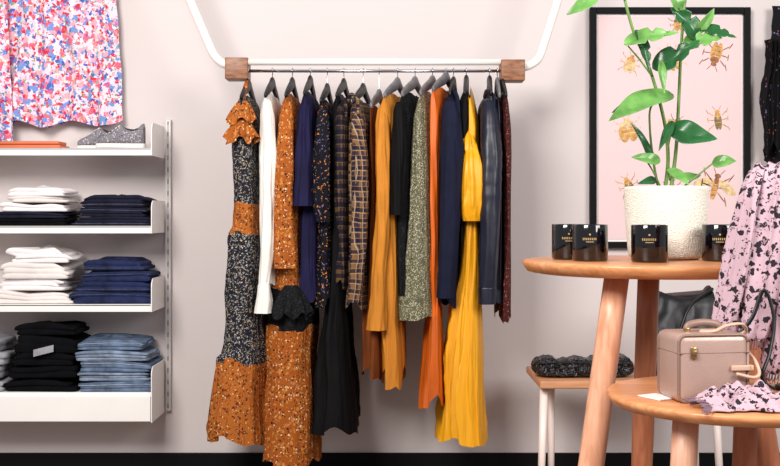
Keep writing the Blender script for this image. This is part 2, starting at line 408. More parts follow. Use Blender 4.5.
# shoes
def shoe(x0,y0,z0,L,ang,label):
    R=Matrix.Rotation(ang,3,'Z'); O=Vector((x0,y0,z0))
    e=empty('shoe',label,'shoe',O,group='pair of grey shoes')
    def T(v): return O+R@Vector(v)
    st=[0,.03,.1,.2,.32,.44,.52,.62,.75,.86,.93,.98,1.0]
    wd=[.012,.026,.036,.041,.043,.041,.038,.034,.034,.034,.032,.026,.014]
    ht=[1.08*x for x in [.018,.032,.040,.046,.056,.070,.076,.066,.060,.066,.080,.084,.074]]
    def ring(s,w,z0_,z1_,n=24,flat=0.6):
        r=[]
        for j in range(n):
            t=2*math.pi*j/n
            r.append(T((s*L-L/2, spow(math.cos(t),0.7)*w, z0_+(z1_-z0_)*(0.5+0.5*spow(math.sin(t),flat)))))
        return r
    v,f=loft([ring(s,w+0.004,0.0008,0.019,flat=0.3) for s,w in zip(st,wd)]); add_obj('sole',v,f,M['sole'],e)
    v,f=loft([ring(s*0.97+0.015,w*0.98,0.015,h) for s,w,h in zip(st,wd,ht)]); add_obj('upper',v,f,M['shoe'],e)
    v,f=loft([ring(s,w,1.08*h-0.006,1.08*h+0.002) for s,w,h in [(.55,.012,.072),(.62,.022,.066),(.70,.026,.063),(.78,.026,.062),(.86,.024,.067),(.93,.012,.079)]]); add_obj('collar_opening',v,f,M['dark_in'],e)
    for s,h in ((.27,.051),(.34,.058),(.41,.067),(.47,.073)):
        pts=[T((s*L-L/2,yy,1.08*h+0.003-(yy/.03)**2*0.014)) for yy in (-.03,-.018,-.006,.006,.018,.03)]
        v,f=tube(pts,0.0026,6); add_obj('lace',v,f,M['sole'],e)
shoe(X(121,-.18),-0.178,tops['a'],0.172,0.08,'grey woven lace shoe with white sole, toe forward')
shoe(X(101,-.075),-0.075,tops['a'],0.172,-0.06,'grey woven lace shoe with white sole, angled behind its pair')

# ---------------- hanging floral dress on wall ----------------
e=empty('floral_dress','pink, blue and red blossom print dress hung flat on the wall','dress',(-1.45,-0.06,Z(125,-.06)))
def skirtring(pyb_l,pyb_r,pl0,pr0,pl1,pr1,ztop,yc,dep,k):
    rings=[]
    for i in range(40):
        t=i/39; ring=[]
        for j in range(220):
            a=2*math.pi*j/220
            u=0.5+0.5*math.cos(a)
            l=pl0+(pl1-pl0)*t; r=pr0+(pr1-pr0)*t
            px=l+(r-l)*u
            x=X(px,yc)+0.006*N(t*5,a*2)
            rip=(math.sin(u*k+N(u*3,t*2.5)*3)*0.013+math.sin(u*k*1.9+N(u*5,t*3)*3)*.005)*(0.45+0.55*t)
            y=yc+math.sin(a)*dep+rip*(1 if math.sin(a)<0 else .5)
            zb_=Z(pyb_l+(pyb_r-pyb_l)*u+2.6*math.sin(u*k*0.5)+2.2*N(u*9,4),yc)
            ring.append(Vector((x,min(y,-0.004),ztop+(zb_-ztop)*t)))
        rings.append(ring)
    return loft(rings,True,False)
v,f=skirtring(126,123,-70,114,-80,123,1.98,-0.05,0.016,46); add_obj('skirt',v,f,M['blossom'],e)
v,f=skirtring(145,141,-60,6,-66,12,1.90,-0.095,0.008,14); add_obj('tie_panel',v,f,M['blossom'],e)
hk=merge([cyl((-1.42,-0.001,1.99),(-1.42,-0.07,1.99),0.006),tube([(-1.62,-.05,1.975),(-1.42,-.05,2.0),(-1.2,-.05,1.975)],0.006)])
add_obj('wall_hook',hk[0],hk[1],M['chrome'],label='chrome wall hook with bar holding the blossom dress',cat='hook')

# ---------------- clothes rail ----------------
RY=-0.30; RZ=Z(69.5,RY)
e=empty('clothes_rail','white pipe clothes rail with walnut end blocks and chrome bar','clothes rail',(X(375,RY),RY,RZ-0.03))
def blk(l,r,t,b):
    return box(X(l,RY-.03),X(r,RY-.03),RY-0.035,RY+0.045,Z(b,RY-.03),Z(t,RY-.03),0.003,3)
v,f=blk(225,248,57.5,79); add_obj('wooden_block',v,f,M['blockwood'],e)
v,f=blk(501,525,59.5,80.5); add_obj('wooden_block',v,f,M['blockwood'],e)
UY=RY-0.02; UZ=Z(62,UY)
v,f=cyl((X(247,UY),UY,UZ),(X(503,UY),UY,UZ),0.0115); add_obj('upper_bar',v,f,M['pipe'],e)
RY2=RY-.012
RZ=Z(71,RY2)
v,f=cyl((X(247,RY),RY2,RZ),(X(502,RY),RY2,RZ),0.0055); add_obj('hanging_bar',v,f,M['chrome'],e)
UY=RY+.015
v,f=tube([(X(228,UY),UY,Z(65,UY)),(X(222,UY),UY,Z(63,UY)),(X(214,UY),UY,Z(55,UY)),(X(207,UY),UY,Z(40,UY)),(X(190,UY),UY,Z(0,UY)),(X(172,UY),UY,Z(-45,UY)),(X(163,UY),UY+.05,Z(-68,UY)),(X(161,UY),-0.08,Z(-72,UY)),(X(161,UY),-0.001,Z(-72,UY))],0.0145,14); add_obj('support_pipe',v,f,M['pipe'],e)
v,f=tube([(X(520,UY),UY,Z(67,UY)),(X(528,UY),UY,Z(66,UY)),(X(538,UY),UY,Z(59,UY)),(X(544,UY),UY,Z(44,UY)),(X(558,UY),UY,Z(0,UY)),(X(572,UY),UY,Z(-45,UY)),(X(580,UY),UY+.05,Z(-68,UY)),(X(582,UY),-0.08,Z(-72,UY)),(X(582,UY),-0.001,Z(-72,UY))],0.0145,14); add_obj('support_pipe',v,f,M['pipe'],e)

SL=0.36
def hanger(x,s,mat,zc,halfw=0.165,label=None,fat=1.0):
    e=empty('clothes_hanger',label or 'hanger with chrome hook on the rail','clothes hanger',(x,RY2,zc-0.06),group='hangers on the clothes rail')
    q=[]
    for a in range(0,9):
        t=math.radians(-50+a*32.5)
        q.append((x,RY2+0.0085*math.cos(t)*1.0,RZ+0.0010+0.0085*math.sin(t)))
    q=[(x,RY2+0.0,zc),(x,RY2,(zc+RZ)/2-0.002),(x,RY2+.004,RZ-.012)]+q[1:]
    v,f=tube(q,0.0018,8,sub=4); add_obj('hook',v,f,M['chrome'],e)
    pts=[]
    for u in (-1,-.8,-.5,-.2,0,.2,.5,.8,1):
        dy=u*halfw; pts.append((x+s*dy,RY2+dy,zc-SL*abs(dy)*(0.75+0.25*abs(u))+0.004*(abs(u)<.1)))
    v,f=tube(pts,[0.011*fat,0.015*fat,0.018*fat,0.021*fat,0.018*fat,0.015*fat,0.011*fat],12,flat=0.45); add_obj('shoulder_bar',v,f,mat,e)

def ridge(a):
    s=math.sin(a/2)
    return 1-2*abs(s)**0.75
def garment(name,label,cat,rows,mats,dep=0.33,s0=0.1,k=9,amp=0.14,seed=0,hang='b',yc=RY2,nr=90,hx=None,hem=0.010,n=160,neck=0.036,wob=1.0):
    k=max(5,round(k*.75)) if k<15 else k
    yfm=yc-dep*0.32
    R=[(r[0],r[1],r[2],r[3] if len(r)>3 else 0,r[4] if len(r)>4 else 1.0) for r in rows]
    z0=Z(R[0][0],yfm); z1=Z(R[-1][0],yfm)
    rings=[];mi=[]
    kk=0
    for i in range(nr+1):
        t=i/nr; py=R[0][0]+(R[-1][0]-R[0][0])*t
        while kk<len(R)-2 and py>R[kk+1][0]: kk+=1
        a,b=R[kk],R[kk+1]; w=(py-a[0])/(b[0]-a[0]); w=max(0,min(1,w)); ws=w*w*(3-2*w)*0.5+w*0.5
        l=a[1]+(b[1]-a[1])*ws; r=a[2]+(b[2]-a[2])*ws; D=dep*(a[4]+(b[4]-a[4])*ws)
        mi.append(a[3])
        zr=Z(py,yfm); cx=X((l+r)/2,yfm); hw=(X(r,yfm)-X(l,yfm))/2
        met=(z0-zr)
        cx+=wob*0.007*N(met*3.6,seed*1.9,2)*min(1,met*8); hw*=1.03+wob*0.12*N(met*5,seed*2.3,7)
        dr=math.exp(-met*7)
        sh=s0*math.exp(-met*3)
        grow=0.25+0.75*min(1,met/0.45)
        hwt=hw*(1 if met>0.025 else (0.40+0.60*(met/0.025)**.6))
        ring=[]
        for j in range(n):
            th=2*math.pi*j/n
            cxx=spow(math.cos(th),0.8); syy=spow(math.sin(th),0.8)
            # folds wander sideways and fade in and out along the length
            ph1=N(met*2.0,seed,math.cos(th)*.8)*4.0; ph2=N(met*2.6,seed+4,math.sin(th)*.8)*4.0
            a1=.75+.7*N(met*2.5,seed+9,th*.5); a2=.5+.6*N(met*3.1,seed+13,th*.5)
            rp=amp*grow*(a1*ridge(k*th+seed*1.7+ph1)+a2*ridge((k*2-1)*th+seed+ph2))
            rp+=amp*.8*N(math.cos(th)*2+seed,math.sin(th)*2,met*6)
            dy=syy*D/2*(1+0.22*rp)
            x=cx+cxx*hwt*(1+rp*0.9)+hwt*rp*0.8*syy
            x+=sh*(dy+D/2)
            dip=neck*math.exp(-(dy/0.06)**2)*math.exp(-met*25)
            z=zr+SL*(dep/2-abs(dy))*dr-dip+hem*t*(math.sin(3*th+seed)*1.6+.8*math.sin(7*th+seed*2))
            ring.append(Vector((x,min(yc+dy,-0.012),z)))
        rings.append(ring)
    v,f=loft(rings,False,False)
    fm=[]
    for i in range(nr): fm+=[mi[i]]*n
    ob=add_obj(name,v,f,mats,fm=fm,label=label,cat=cat,group='clothes on the rail')
    if hang:
        hxx=(hx if hx is not None else X((R[0][1]+R[0][2])/2,yfm)+s0*dep/2)
        zc=z0+SL*dep/2+0.006
        zc=min(zc,RZ-0.022)
        hanger(hxx,s0,M['hblack'] if hang=='b' else M['hgrey'],zc,dep/2-0.01,
               'black hanger with chrome hook on the rail' if hang=='b' else 'grey wooden hanger with chrome hook on the rail',1.0)
    return ob
def part_tube(parent,name,pts,r,mat,seed=0,n=40,flat=1.0,amp=0.12,label=None,rib=0.0):
    q=catmull([P(*p) for p in pts],16); m=len(q); rings=[]
    for i,c in enumerate(q):
        t=i/(m-1)*(len(r)-1); a=int(min(t,len(r)-2)); rr=r[a]+(r[a+1]-r[a])*(t-a); ring=[]
        e0=i/(m-1)*8
        if e0<1: rr*=.5+.5*e0**.5
        for j in range(n):
            th=2*math.pi*j/n
            w=1+amp*(.8*ridge(4*th+seed+N(c.z*4,math.cos(th))*4)+0.5*ridge(7*th+seed*2+N(c.z*5)*4)+.8*N(math.cos(th)*1.5+seed,math.sin(th)*1.5,c.z*13))
            if rib and .08<i/(m-1)<.6: w+=rib*math.sin(c.z*300)
            ring.append(Vector((c.x+math.cos(th)*rr*w,c.y+math.sin(th)*rr*w*flat,c.z)))
        rings.append(ring)
    v,f=loft(rings,True,False)
    return add_obj(name,v,f,mat,parent,label=label)
def ruffle(parent,px,py,y,w,h,mat,k=7,seed=0,tilt=0,fl=.8,name='ruffle'):
    c=P(px,py,y); rings=[]
    for i in range(13):
        t=i/12; ring=[]
        for j in range(96):
            a=2*math.pi*j/96
            rr=(0.30+0.70*t**.7)*(1+0.16*t*math.sin(k*a+seed)+0.10*t*math.sin((k+4)*a+2*t))
            ring.append(Vector((c.x+w*rr*math.cos(a)+tilt*t,c.y+w*fl*rr*math.sin(a),c.z-h*t+0.012*t*math.sin(k*a+seed+1)+.006*t*N(a*3,t))))
        rings.append(ring)
    v,f=loft(rings,False,False); return add_obj(name,v,f,mat,parent)
def collar(parent,px,py,mat,name='collar'):
    v,f=tube([P(px-5,py+4,FY+.07),P(px-2,py-2,FY+.05),P(px+4,py+3,FY+.02),P(px+5,py+17,FY-.012)],[.007,.012,.010,.006],10,flat=.5); add_obj(name,v,f,mat,parent)

FY=RY2-0.165
g1=garment('maxi_dress','long tiered dress in grey speckle and rust floral bands','dress',
 [(102,236,250,0),(140,231,256,0),(198,233,257,0),(200,233,258,1),(228,233,259,1),(231,230,260,0),(300,224,261,0),(354,220,263,0),(358,216,264,1),(440,207,265,1)],[M['speck'],M['rust2']],s0=0.03,k=14,amp=0.14,seed=1)
ruffle(g1,243,101,FY+0.02,0.046,0.070,M['rust2'],4,0,-0.006)
ruffle(g1,242,118,FY+0.015,0.052,0.075,M['rust'],5,2,-.004)
v,f=tube([P(247,82,RY2-.06),P(244,92,RY2-.10),P(243,104,FY+.02)],0.008,8); add_obj('strap',v,f,M['rust'],g1)
g2=garment('blouse','off-white long-sleeved blouse on a black hanger','blouse',[(100,262,272,0),(118,258,276,0),(230,260,277,0),(280,261,277,0)],[M['white_bl']],s0=0.04,amp=0.12,seed=2)
part_tube(g2,'sleeve',[(267,100,FY+.01),(269,160,FY-.01),(268,230,FY-.015),(264,284,FY-.015)],[.018,.026,.025,.017],M['white_bl'],1)
part_tube(g2,'cuff',[(264,282,FY-.015),(264,300,FY-.015),(263,313,FY-.015)],[.019,.027,.030],M['white_bl'],4,amp=.12)
g3=garment('maxi_dress','long rust floral dress with black lace band','dress',
 [(100,282,292,0),(125,276,300,0),(200,275,301,0),(288,272,305,0),(291,270,310,1),(322,268,312,1),(326,266,312,0),(400,262,316,0),(466,263,317,0)],[M['rust'],M['lace']],s0=0.05,k=12,amp=0.14,seed=3)
part_tube(g3,'sleeve',[(287,101,FY+.02),(285,150,FY-.01),(283,215,FY-.02),(285,268,FY-.02)],[.018,.032,.034,.040],M['rust'],2,amp=.13)
ruffle(g3,291,285,FY-.005,.064,.10,M['lace'],7,1,fl=.5,name='lace_frill')
g4=garment('dress','short navy crepe dress on the rail','dress',[(98,301,310,0),(122,296,317,0),(220,298,321,0),(298,299,322,0)],[M['navy']],s0=0.05,k=8,amp=0.15,seed=4)
part_tube(g4,'sleeve',[(305,102,FY+.02),(304,150,FY-.01),(303,206,FY-.02)],[.018,.028,.031],M['navy'],6,amp=.13)
g5=garment('blouse','dark blouse with small orange flowers','blouse',[(106,317,326,0),(130,313,333,0),(230,314,334,0),(304,316,336,0)],[M['bl_floral']],s0=0.08,k=8,amp=0.14,seed=5)
part_tube(g5,'sleeve',[(323,108,FY+.01),(322,150,FY-.02),(321,196,FY-.02),(323,222,FY-.02)],[.018,.029,.030,.022],M['bl_floral'],2,amp=.13)
g6=garment('jumpsuit','long black flared wide-leg jumpsuit','jumpsuit',[(100,332,342,0),(122,327,348,0),(250,327,349,0),(308,324,348,0,1.0),(340,319,350,0,1.05),(385,314,354,0,1.1),(430,309,358,0,1.12)],[M['black_s']],s0=0.12,k=9,amp=0.14,seed=6,dep=0.31,wob=.3)
g6b=garment('shirt','dark plaid shirt between black jumpsuit and brown plaid shirt','shirt',[(106,336,344,0),(128,332,350,0),(220,333,350,0),(286,335,350,0)],[M['plaid2']],s0=0.14,k=7,amp=0.13,seed=26,dep=.36,hang=None)
collar(g6b,341,101,M['plaid2'])
g7=garment('shirt','brown and blue plaid shirt on the rail','shirt',[(106,349,358,0),(128,345,367,0),(220,345,369,0),(306,343,369,0)],[M['plaid']],s0=0.18,k=8,amp=0.13,seed=7)
part_tube(g7,'sleeve',[(357,109,FY+.02),(360,165,FY-.015),(359,240,FY-.02),(354,302,FY-.015)],[.020,.029,.028,.022],M['plaid'],3,amp=.12)
collar(g7,353,98,M['plaid'])
g8=garment('trousers','brown crepe trousers folded over a grey hanger','trousers',[(110,368,373,0),(200,366,377,0),(290,363,381,0),(374,361,383,0)],[M['dkbrown']],s0=0.2,k=7,amp=0.15,seed=8,hang='g',dep=0.28)
g9=garment('wrap_dress','mustard crepe dress with uneven hem','dress',[(100,379,389,0),(122,373,396,0),(220,375,399,0),(300,376,401,0),(379,380,405,0)],[M['mustard']],s0=0.28,k=10,amp=0.16,seed=9,hang='g',hem=.020,wob=.5)
part_tube(g9,'sleeve',[(383,105,FY+.02),(383,150,FY-.01),(383,215,FY-.01),(379,280,FY-.005),(377,330,FY-.005)],[.018,.026,.024,.026,.032],M['mustard'],5,amp=.14)
g10=garment('blouse','black lace blouse on a grey hanger','blouse',[(99,397,405,0),(122,392,412,0),(220,393,413,0),(292,395,411,0)],[M['lace']],s0=0.3,k=7,amp=0.13,seed=10,hang='g')
part_tube(g10,'sleeve',[(399,102,FY+.01),(399,150,FY-.02),(397,215,FY-.02)],[.016,.025,.022],M['black_s'],7,amp=.12)
g11=garment('knit_dress','sage metallic pleated knit dress with flared hem','dress',[(98,415,423,0),(120,408,428,0,1.02),(200,404,431,0,1.08),(260,399,434,0,1.16),(317,394,436,0,1.22)],[M['glitter']],s0=0.30,k=22,amp=0.09,seed=11,hang='g',wob=.3,hem=.004)
g12=garment('satin_dress','burnt orange satin dress on the rail','dress',[(94,427,436,0),(118,425,440,0),(250,427,440,0),(318,426,441,1),(340,423,443,1),(402,419,445,1)],[M['orange'],M['orange_d']],s0=0.33,k=10,amp=0.15,seed=12,hang='g',hem=.014,wob=.5)
g13=garment('blazer','dark navy wool blazer on the rail','blazer',[(99,444,453,0),(118,436,461,0),(220,436,461,0),(305,434,461,0)],[M['jacket']],s0=0.14,k=6,amp=0.07,seed=13)
part_tube(g13,'sleeve',[(450,101,FY+.02),(452,150,FY-.02),(450,220,FY-.03),(445,298,FY-.02)],[.027,.037,.033,.027],M['jacket'],1,amp=.06)
v,f=tube([P(449,97,FY+.06),P(452,92,FY+.05),P(457,98,FY+.03),P(459,122,FY+.0),P(459,150,FY-.005)],[.006,.011,.009,.004],10,flat=.5); add_obj('lapel',v,f,M['jacket'],g13)
g14=garment('satin_dress','long bright yellow satin dress with gathered draped sleeve','dress',[(100,465,472,0),(130,462,479,0),(185,460,482,0),(215,463,480,0),(250,461,481,0),(310,451,483,0,1.04),(380,443,486,0,1.1),(440,438,488,0,1.12)],[M['yellow']],s0=0.06,k=13,amp=0.16,seed=14,hang=None,hem=.008,neck=0,wob=.3)
part_tube(g14,'sleeve',[(471,136,FY+.02),(471,158,FY-.02),(472,185,FY-.028),(472,206,FY-.025),(473,221,FY-.015)],[.014,.032,.040,.040,.033],M['yellow'],2,amp=.20)
part_tube(g14,'gathered_neck',[(469,128,FY+.03),(469,140,FY-.0),(470,150,FY-.012),(471,160,FY-.01)],[.012,.022,.022,.014],M['yellow'],5,amp=.22)
g15=garment('blouse','black crepe blouse on a black hanger','blouse',[(98,459,468,0),(115,456,472,0),(142,458,468,0),(240,458,464,0)],[M['black_s']],s0=0.1,k=6,amp=0.10,seed=15,dep=.34)
g16=garment('leather_jacket','dark navy glossy leather jacket with ribbed sleeves','jacket',[(98,485,494,0),(115,479,504,0),(220,480,505,0),(298,479,505,0)],[M['denimj']],s0=0.06,k=6,amp=0.07,seed=16)
part_tube(g16,'sleeve',[(489,99,FY+.02),(491,150,FY-.02),(490,220,FY-.035),(487,288,FY-.03)],[.028,.037,.034,.029],M['denimj'],4,amp=.05,rib=.03)
part_tube(g16,'cuff',[(487,286,FY-.03),(487,304,FY-.03)],[.031,.029],M['denimj'],1,amp=.02)
v,f=tube([P(497,94,FY+.03),P(499,112,FY+.0),P(501,180,FY-.004),P(500,290,FY-.004)],[.005,.005],8,flat=.5); add_obj('zip_placket',v,f,M['hblack'],g16)
collar(g16,489,94,M['denimj'])
g17=garment('dress','burgundy dotted dress at the end of the rail','dress',[(100,501,508,0),(130,500,511,0),(318,500,512,0)],[M['burg']],s0=0.02,k=8,amp=0.15,seed=17)
hanger(X(497,RY),0.05,M['hgrey'],RZ-0.045,0.15,'grey wooden hanger with chrome hook on the rail')

# ---------------- picture ----------------
fy=-0.03
L_,R_,T_,B_=X(590.5,fy),X(751,fy),Z(7,fy),Z(248,fy); w_=0.023
e=empty('framed_picture','black framed pink print of golden beetles hung on the wall','picture',((L_+R_)/2,fy/2,B_))
parts=[box(L_,L_+w_,fy,-.001,B_,T_,.002),box(R_-w_,R_,fy,-.001,B_,T_,.002),box(L_+w_,R_-w_,fy,-.001,B_,B_+w_,.002),box(L_+w_,R_-w_,fy,-.001,T_-w_,T_,.002)]
v,f=merge(parts); add_obj('frame',v,f,M['frame'],e,smooth=False)
v,f=box(L_+w_-.001,R_-w_+.001,-0.012,-0.004,B_+w_-.001,T_-w_+.001); add_obj('mount',v,f,M['mount'],e,smooth=False)
v,f=box(L_+w_+.008,R_-w_-.008,-0.0135,-0.0121,B_+w_+.008,T_-w_-.008); add_obj('print',v,f,M['pink'],e,smooth=False)
def flat_poly(pts,y): return [Vector((a,y,b)) for a,b in pts],[tuple(range(len(pts)))]
def beetle(px,py,s,ang,mats,wings=False,wide=1.0,legs=1.0):
    y=-0.0142; cx,cz=X(px,y),Z(py,y); ca,sa=math.cos(ang),math.sin(ang)
    def E(ox,oz,a,b,dy=0,rot=0,pw=1):
        o=[]
        for j in range(20):
            t=2*math.pi*j/20; x0,z0=a*spow(math.cos(t),pw),b*spow(math.sin(t),pw)
            x1=ox+x0*math.cos(rot)-z0*math.sin(rot); z1=oz+x0*math.sin(rot)+z0*math.cos(rot)
            o.append((cx+(x1*ca-z1*sa)*s,cz+(x1*sa+z1*ca)*s))
        return flat_poly(o,y-dy)
    parts=[E(-.28*wide,-.3,.30*wide,.8,.0003,.06),E(.28*wide,-.3,.30*wide,.8,.00035,-.06),E(0,.55,.46*wide,.3,.0004),E(0,.95,.27,.2,.0003)]
    fm=[0,0,1,1]
    for sd in (-1,1):
        for zz,an in ((.5,.7),(0,0.1),(-.5,-.7)):
            parts.append(E(sd*(.6+.2*wide),zz+an*.3,.30*legs,.05,.0001,sd*an)); parts.append(E(sd*(.8+.2*wide+.15*legs),zz+an*.3+an*.45,.045,.25*legs,.0001,sd*-an*.6)); fm+=[1,1]
        parts.append(E(sd*.35,1.35,.3,.03,.0001,sd*1.0)); fm.append(1)
    for k_ in (-.6,-.2,.2): parts.append(E(0,k_-.1,.46*wide,.035,.0005)); fm.append(1)
    v,f=merge(parts)
    add_obj('beetle_print',v,f,mats,e,smooth=False,fm=fm)
    if wings:
        v,f=merge([E(-1.0,.15,.9,.36,.0001,.45),E(1.0,.15,.9,.36,.00012,-.45)]); add_obj('wing_print',v,f,M['bug3'],e,smooth=False)
for a in [(716,54,.040,2.9,[M['bug1'],M['bug2']],False,.9,1.3),(671,60,.038,.5,[M['bug1'],M['bug3']],True,.9,.8),(630,64,.030,-.3,[M['bug3'],M['bug1']],False,1.2,.8),(628,130,.040,.15,[M['bug1'],M['bug3']],False,1.5,.5),(718,120,.033,.1,[M['bug4'],M['bug1']],False,.7,1.2),(676,125,.026,-.4,[M['bug1'],M['bug2']],True,1,1),(715,187,.044,-.25,[M['bug1'],M['bug2']],True,.45,1.7),(629,186,.030,.4,[M['bug4'],M['bug1']],False,.9,1.3),(672,190,.026,0,[M['bug1'],M['bug2']],False,1,1),(678,24,.024,.2,[M['bug1'],M['bug4']],False,1.2,1)]:
    beetle(*a)

# ---------------- bench + bags ----------------
BY0,BY1=-0.55,-0.20
bz=Z(381,BY0); bx0,bx1=X(526,BY1),X(738,BY0)
e=empty('low_bench','low beech bench with slim white legs against the wall','bench',((bx0+bx1)/2,-.36,0))
v,f=box(bx0,bx1,BY0,BY1,bz-.026,bz,0.006,3); add_obj('seat',v,f,M['bench'],e)
for (xa,ya,xb,yb) in ((X(544,BY0+.05),BY0+.05,X(539,BY0+.05),BY0+.03),(X(551,BY1-.05),BY1-.05,X(552,BY1-.05),BY1-.03),(bx1-.06,BY0+.05,bx1-.04,BY0+.03),(bx1-.06,BY1-.05,bx1-.04,BY1-.03)):
    v,f=cyl((xa,ya,bz-.026),(xb,yb,0),0.014,0.010); add_obj('leg',v,f,M['benchleg'],e)
rings=[]
cx0,cx1=X(533,-.47),X(635,-.47)
for i in range(121):
    t=i/120; xx=cx0+(cx1-cx0)*t; e_=max(0.04,(1-abs(2*t-1)**10))**0.5
    hh=.038*(.80+.28*N(t*5,3)+.1*N(t*14,8))
    ring=[]
    for j in range(72):
        a=2*math.pi*j/72
        w=1+.12*N(t*9,a*1.5)+.11*N(t*42,math.cos(a)*7,math.sin(a)*5)
        ring.append(Vector((xx+.004*N(a*4,t*20),-.44+.065*e_*spow(math.cos(a),.55)*w,bz+.0015+hh*(1+e_*spow(math.sin(a),.6)*(w if math.sin(a)>0 else 1)))))
    rings.append(ring)
v,f=loft(rings); v=[Vector((q.x,q.y,max(q.z,bz+.001))) for q in v]
o=add_obj('sequin_pouch',v,f,M['bead'],smooth=False,label='black glittery sequinned pouch lying on the bench',cat='clutch bag')
v,f=tube([(cx0+.02,-.505,bz+.050),(cx0+.1,-.510,bz+.054),(cx1-.1,-.510,bz+.052),(cx1-.02,-.505,bz+.050)],.0025,6); add_obj('zip',v,f,M['hblack'],o)
hx0,hx1=X(651,-.45),X(721,-.45); hz1=Z(287,-.45)
e=empty('handbag','black leather shoulder bag standing on the bench','handbag',((hx0+hx1)/2,-.4,bz))
rings=[]
for i in range(33):
    t=i/32; zz=bz+.001+(hz1-bz)*t; w=(hx1-hx0)/2*(1-.12*t**2)*(1 if 0<i<32 else .93)*(1+.05*math.sin(t*7)); dp=.075*(1-.55*t)
    rings.append([Vector(((hx0+hx1)/2+w*spow(math.cos(a),.45)+.012*N(t*4,a),-.38+dp*spow(math.sin(a),.6)*(1+.5*N(math.cos(a)*3,t*5,2)),zz+(.02*t*N(math.cos(a)*3,7))-(.035*t**4*(1-abs(math.cos(a))**2)))) for a in [2*math.pi*j/64 for j in range(64)]])
v,f=loft(rings); add_obj('body',v,f,M['leather'],e)
rings=[]
for i in range(17):
    t=i/16; zz=hz1-.012-(hz1-bz)*.5*t; w=(hx1-hx0)/2*(.84+.10*t)
    rings.append([Vector(((hx0+hx1)/2-w+2*w*j/20,-.38-.040-.050*t**.6-.012*math.sin(math.pi*j/20)-.004*math.sin(j*.6+t*4)-.004*N(j*.3,t*3),zz-(.05*t*math.sin(math.pi*j/20))-.022*(1-t)*math.sin(math.pi*j/20))) for j in range(21)])
v,f=loft(rings,False,False,False); fl=add_obj('flap',v,f,M['leather'],e)
md=fl.modifiers.new('s','SOLIDIFY'); md.thickness=.004
v,f=box((hx0+hx1)/2-.012,(hx0+hx1)/2+.012,-.498,-.487,bz+.095,bz+.12,.003); add_obj('buckle',v,f,M['brass'],e)
v,f=tube([(hx0+.01,-.41,hz1-.01),(hx0+.004,-.47,hz1-.05),(hx0+.002,-.488,hz1-.13),(hx0+.04,-.500,hz1-.20),(hx0+.08,-.500,hz1-.14),(hx0+.12,-.48,hz1-.06),(hx1-.02,-.42,hz1-.01)],.009,8,flat=.6); add_obj('strap',v,f,M['leather'],e)

# ---------------- tables ----------------
def round_table(label,cx,cy,r,z,th,legs,mats,lr):
    e=empty('round_table',label,'table',(cx,cy,0))
    v,f=revolve(cx,cy,[(r*.3,z-th),(r-.035,z-th),(r-.012,z-th+.004),(r-.003,z-th*.45),(r,z-.006),(r-.003,z-.001),(r-.008,z),(r*.4,z)],96); add_obj('table_top',v,f,M['table'],e)
    for i,(a,b) in enumerate(legs):
        v,f=tube([Vector(a),Vector(a).lerp(Vector(b),.5),Vector(b)],[lr*.98,lr,lr*.72],24,sub=3); add_obj('leg',v,f,mats[i],e)
T1=(.613,-1.5,.305,.896)
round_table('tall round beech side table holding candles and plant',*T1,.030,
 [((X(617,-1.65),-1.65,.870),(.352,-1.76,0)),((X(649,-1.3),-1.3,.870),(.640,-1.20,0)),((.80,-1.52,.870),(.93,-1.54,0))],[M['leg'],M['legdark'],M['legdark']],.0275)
sy=-1.9
T2=(X(736,sy),sy,.248,EYE-178*2.1/1080)
zt2=T2[3]
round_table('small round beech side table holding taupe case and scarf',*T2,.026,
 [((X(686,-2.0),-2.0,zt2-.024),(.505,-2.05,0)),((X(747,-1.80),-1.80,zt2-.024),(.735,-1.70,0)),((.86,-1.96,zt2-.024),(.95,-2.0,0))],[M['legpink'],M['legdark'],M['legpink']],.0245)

# candles
def candle(px,d,label):
    y=d-4; cx=X(px,y); z0=T1[3]+.0006; r=.0400; h=.082
    e=empty('candle_jar',label,'candle',(cx,y,z0),group='black glass candles on the round table')
    prof=[(r*.6,z0),(r*.93,z0),(r,z0+.004),(r,z0+h-.002),(r-.001,z0+h),(r-.003,z0+h),(r-.0035,z0+h-.004),(r-.0035,z0+h-.016),(.004,z0+h-.0165)]
    v,f=revolve(cx,y,prof,48); add_obj('jar',v,f,M['candle'],e)
    v,f=revolve(cx,y,[(r-.004,z0+h-.0163),(r-.004,z0+h-.012),(.003,z0+h-.0125)],32); add_obj('wax',v,f,M['wax'],e)
    v,f=cyl((cx,y,z0+h-.0125),(cx+.001,y,z0+h-.004),.0009,.0007,8); add_obj('wick',v,f,M['wick'],e)
    toward=math.atan2(-4-y,0-cx)
    parts=[]
    for zc,hw,hh in ((.050,.40,.0026),(.0435,.22,.0008),(.060,.05,.0018)):
        rings=[]; m_=17
        for j in range(m_):
            a=toward-hw+2*hw*j/(m_-1)
            rings.append([Vector((cx+(r+.0003)*math.cos(a),y+(r+.0003)*math.sin(a),z0+zc-hh)),Vector((cx+(r+.0003)*math.cos(a),y+(r+.0003)*math.sin(a),z0+zc+hh))])
        v,f=loft(rings,False,False,False)
        if zc==.050: f=[q for i,q in enumerate(f) if i%2==0]
        parts.append((v,f))
    v,f=merge(parts); add_obj('label_print',v,f,M['gold'],e,smooth=False)
candle(569,2.53,'black glass candle jar beside another candle at table edge')
candle(590,2.44,'black glass candle jar with gold print beside another candle')
candle(649.5,2.38,'black glass candle jar with gold print before the plant pot')
candle(720,2.43,'black glass candle jar beside the plant pot and scarf')
candle(758,2.52,'black glass candle jar behind the scarf')

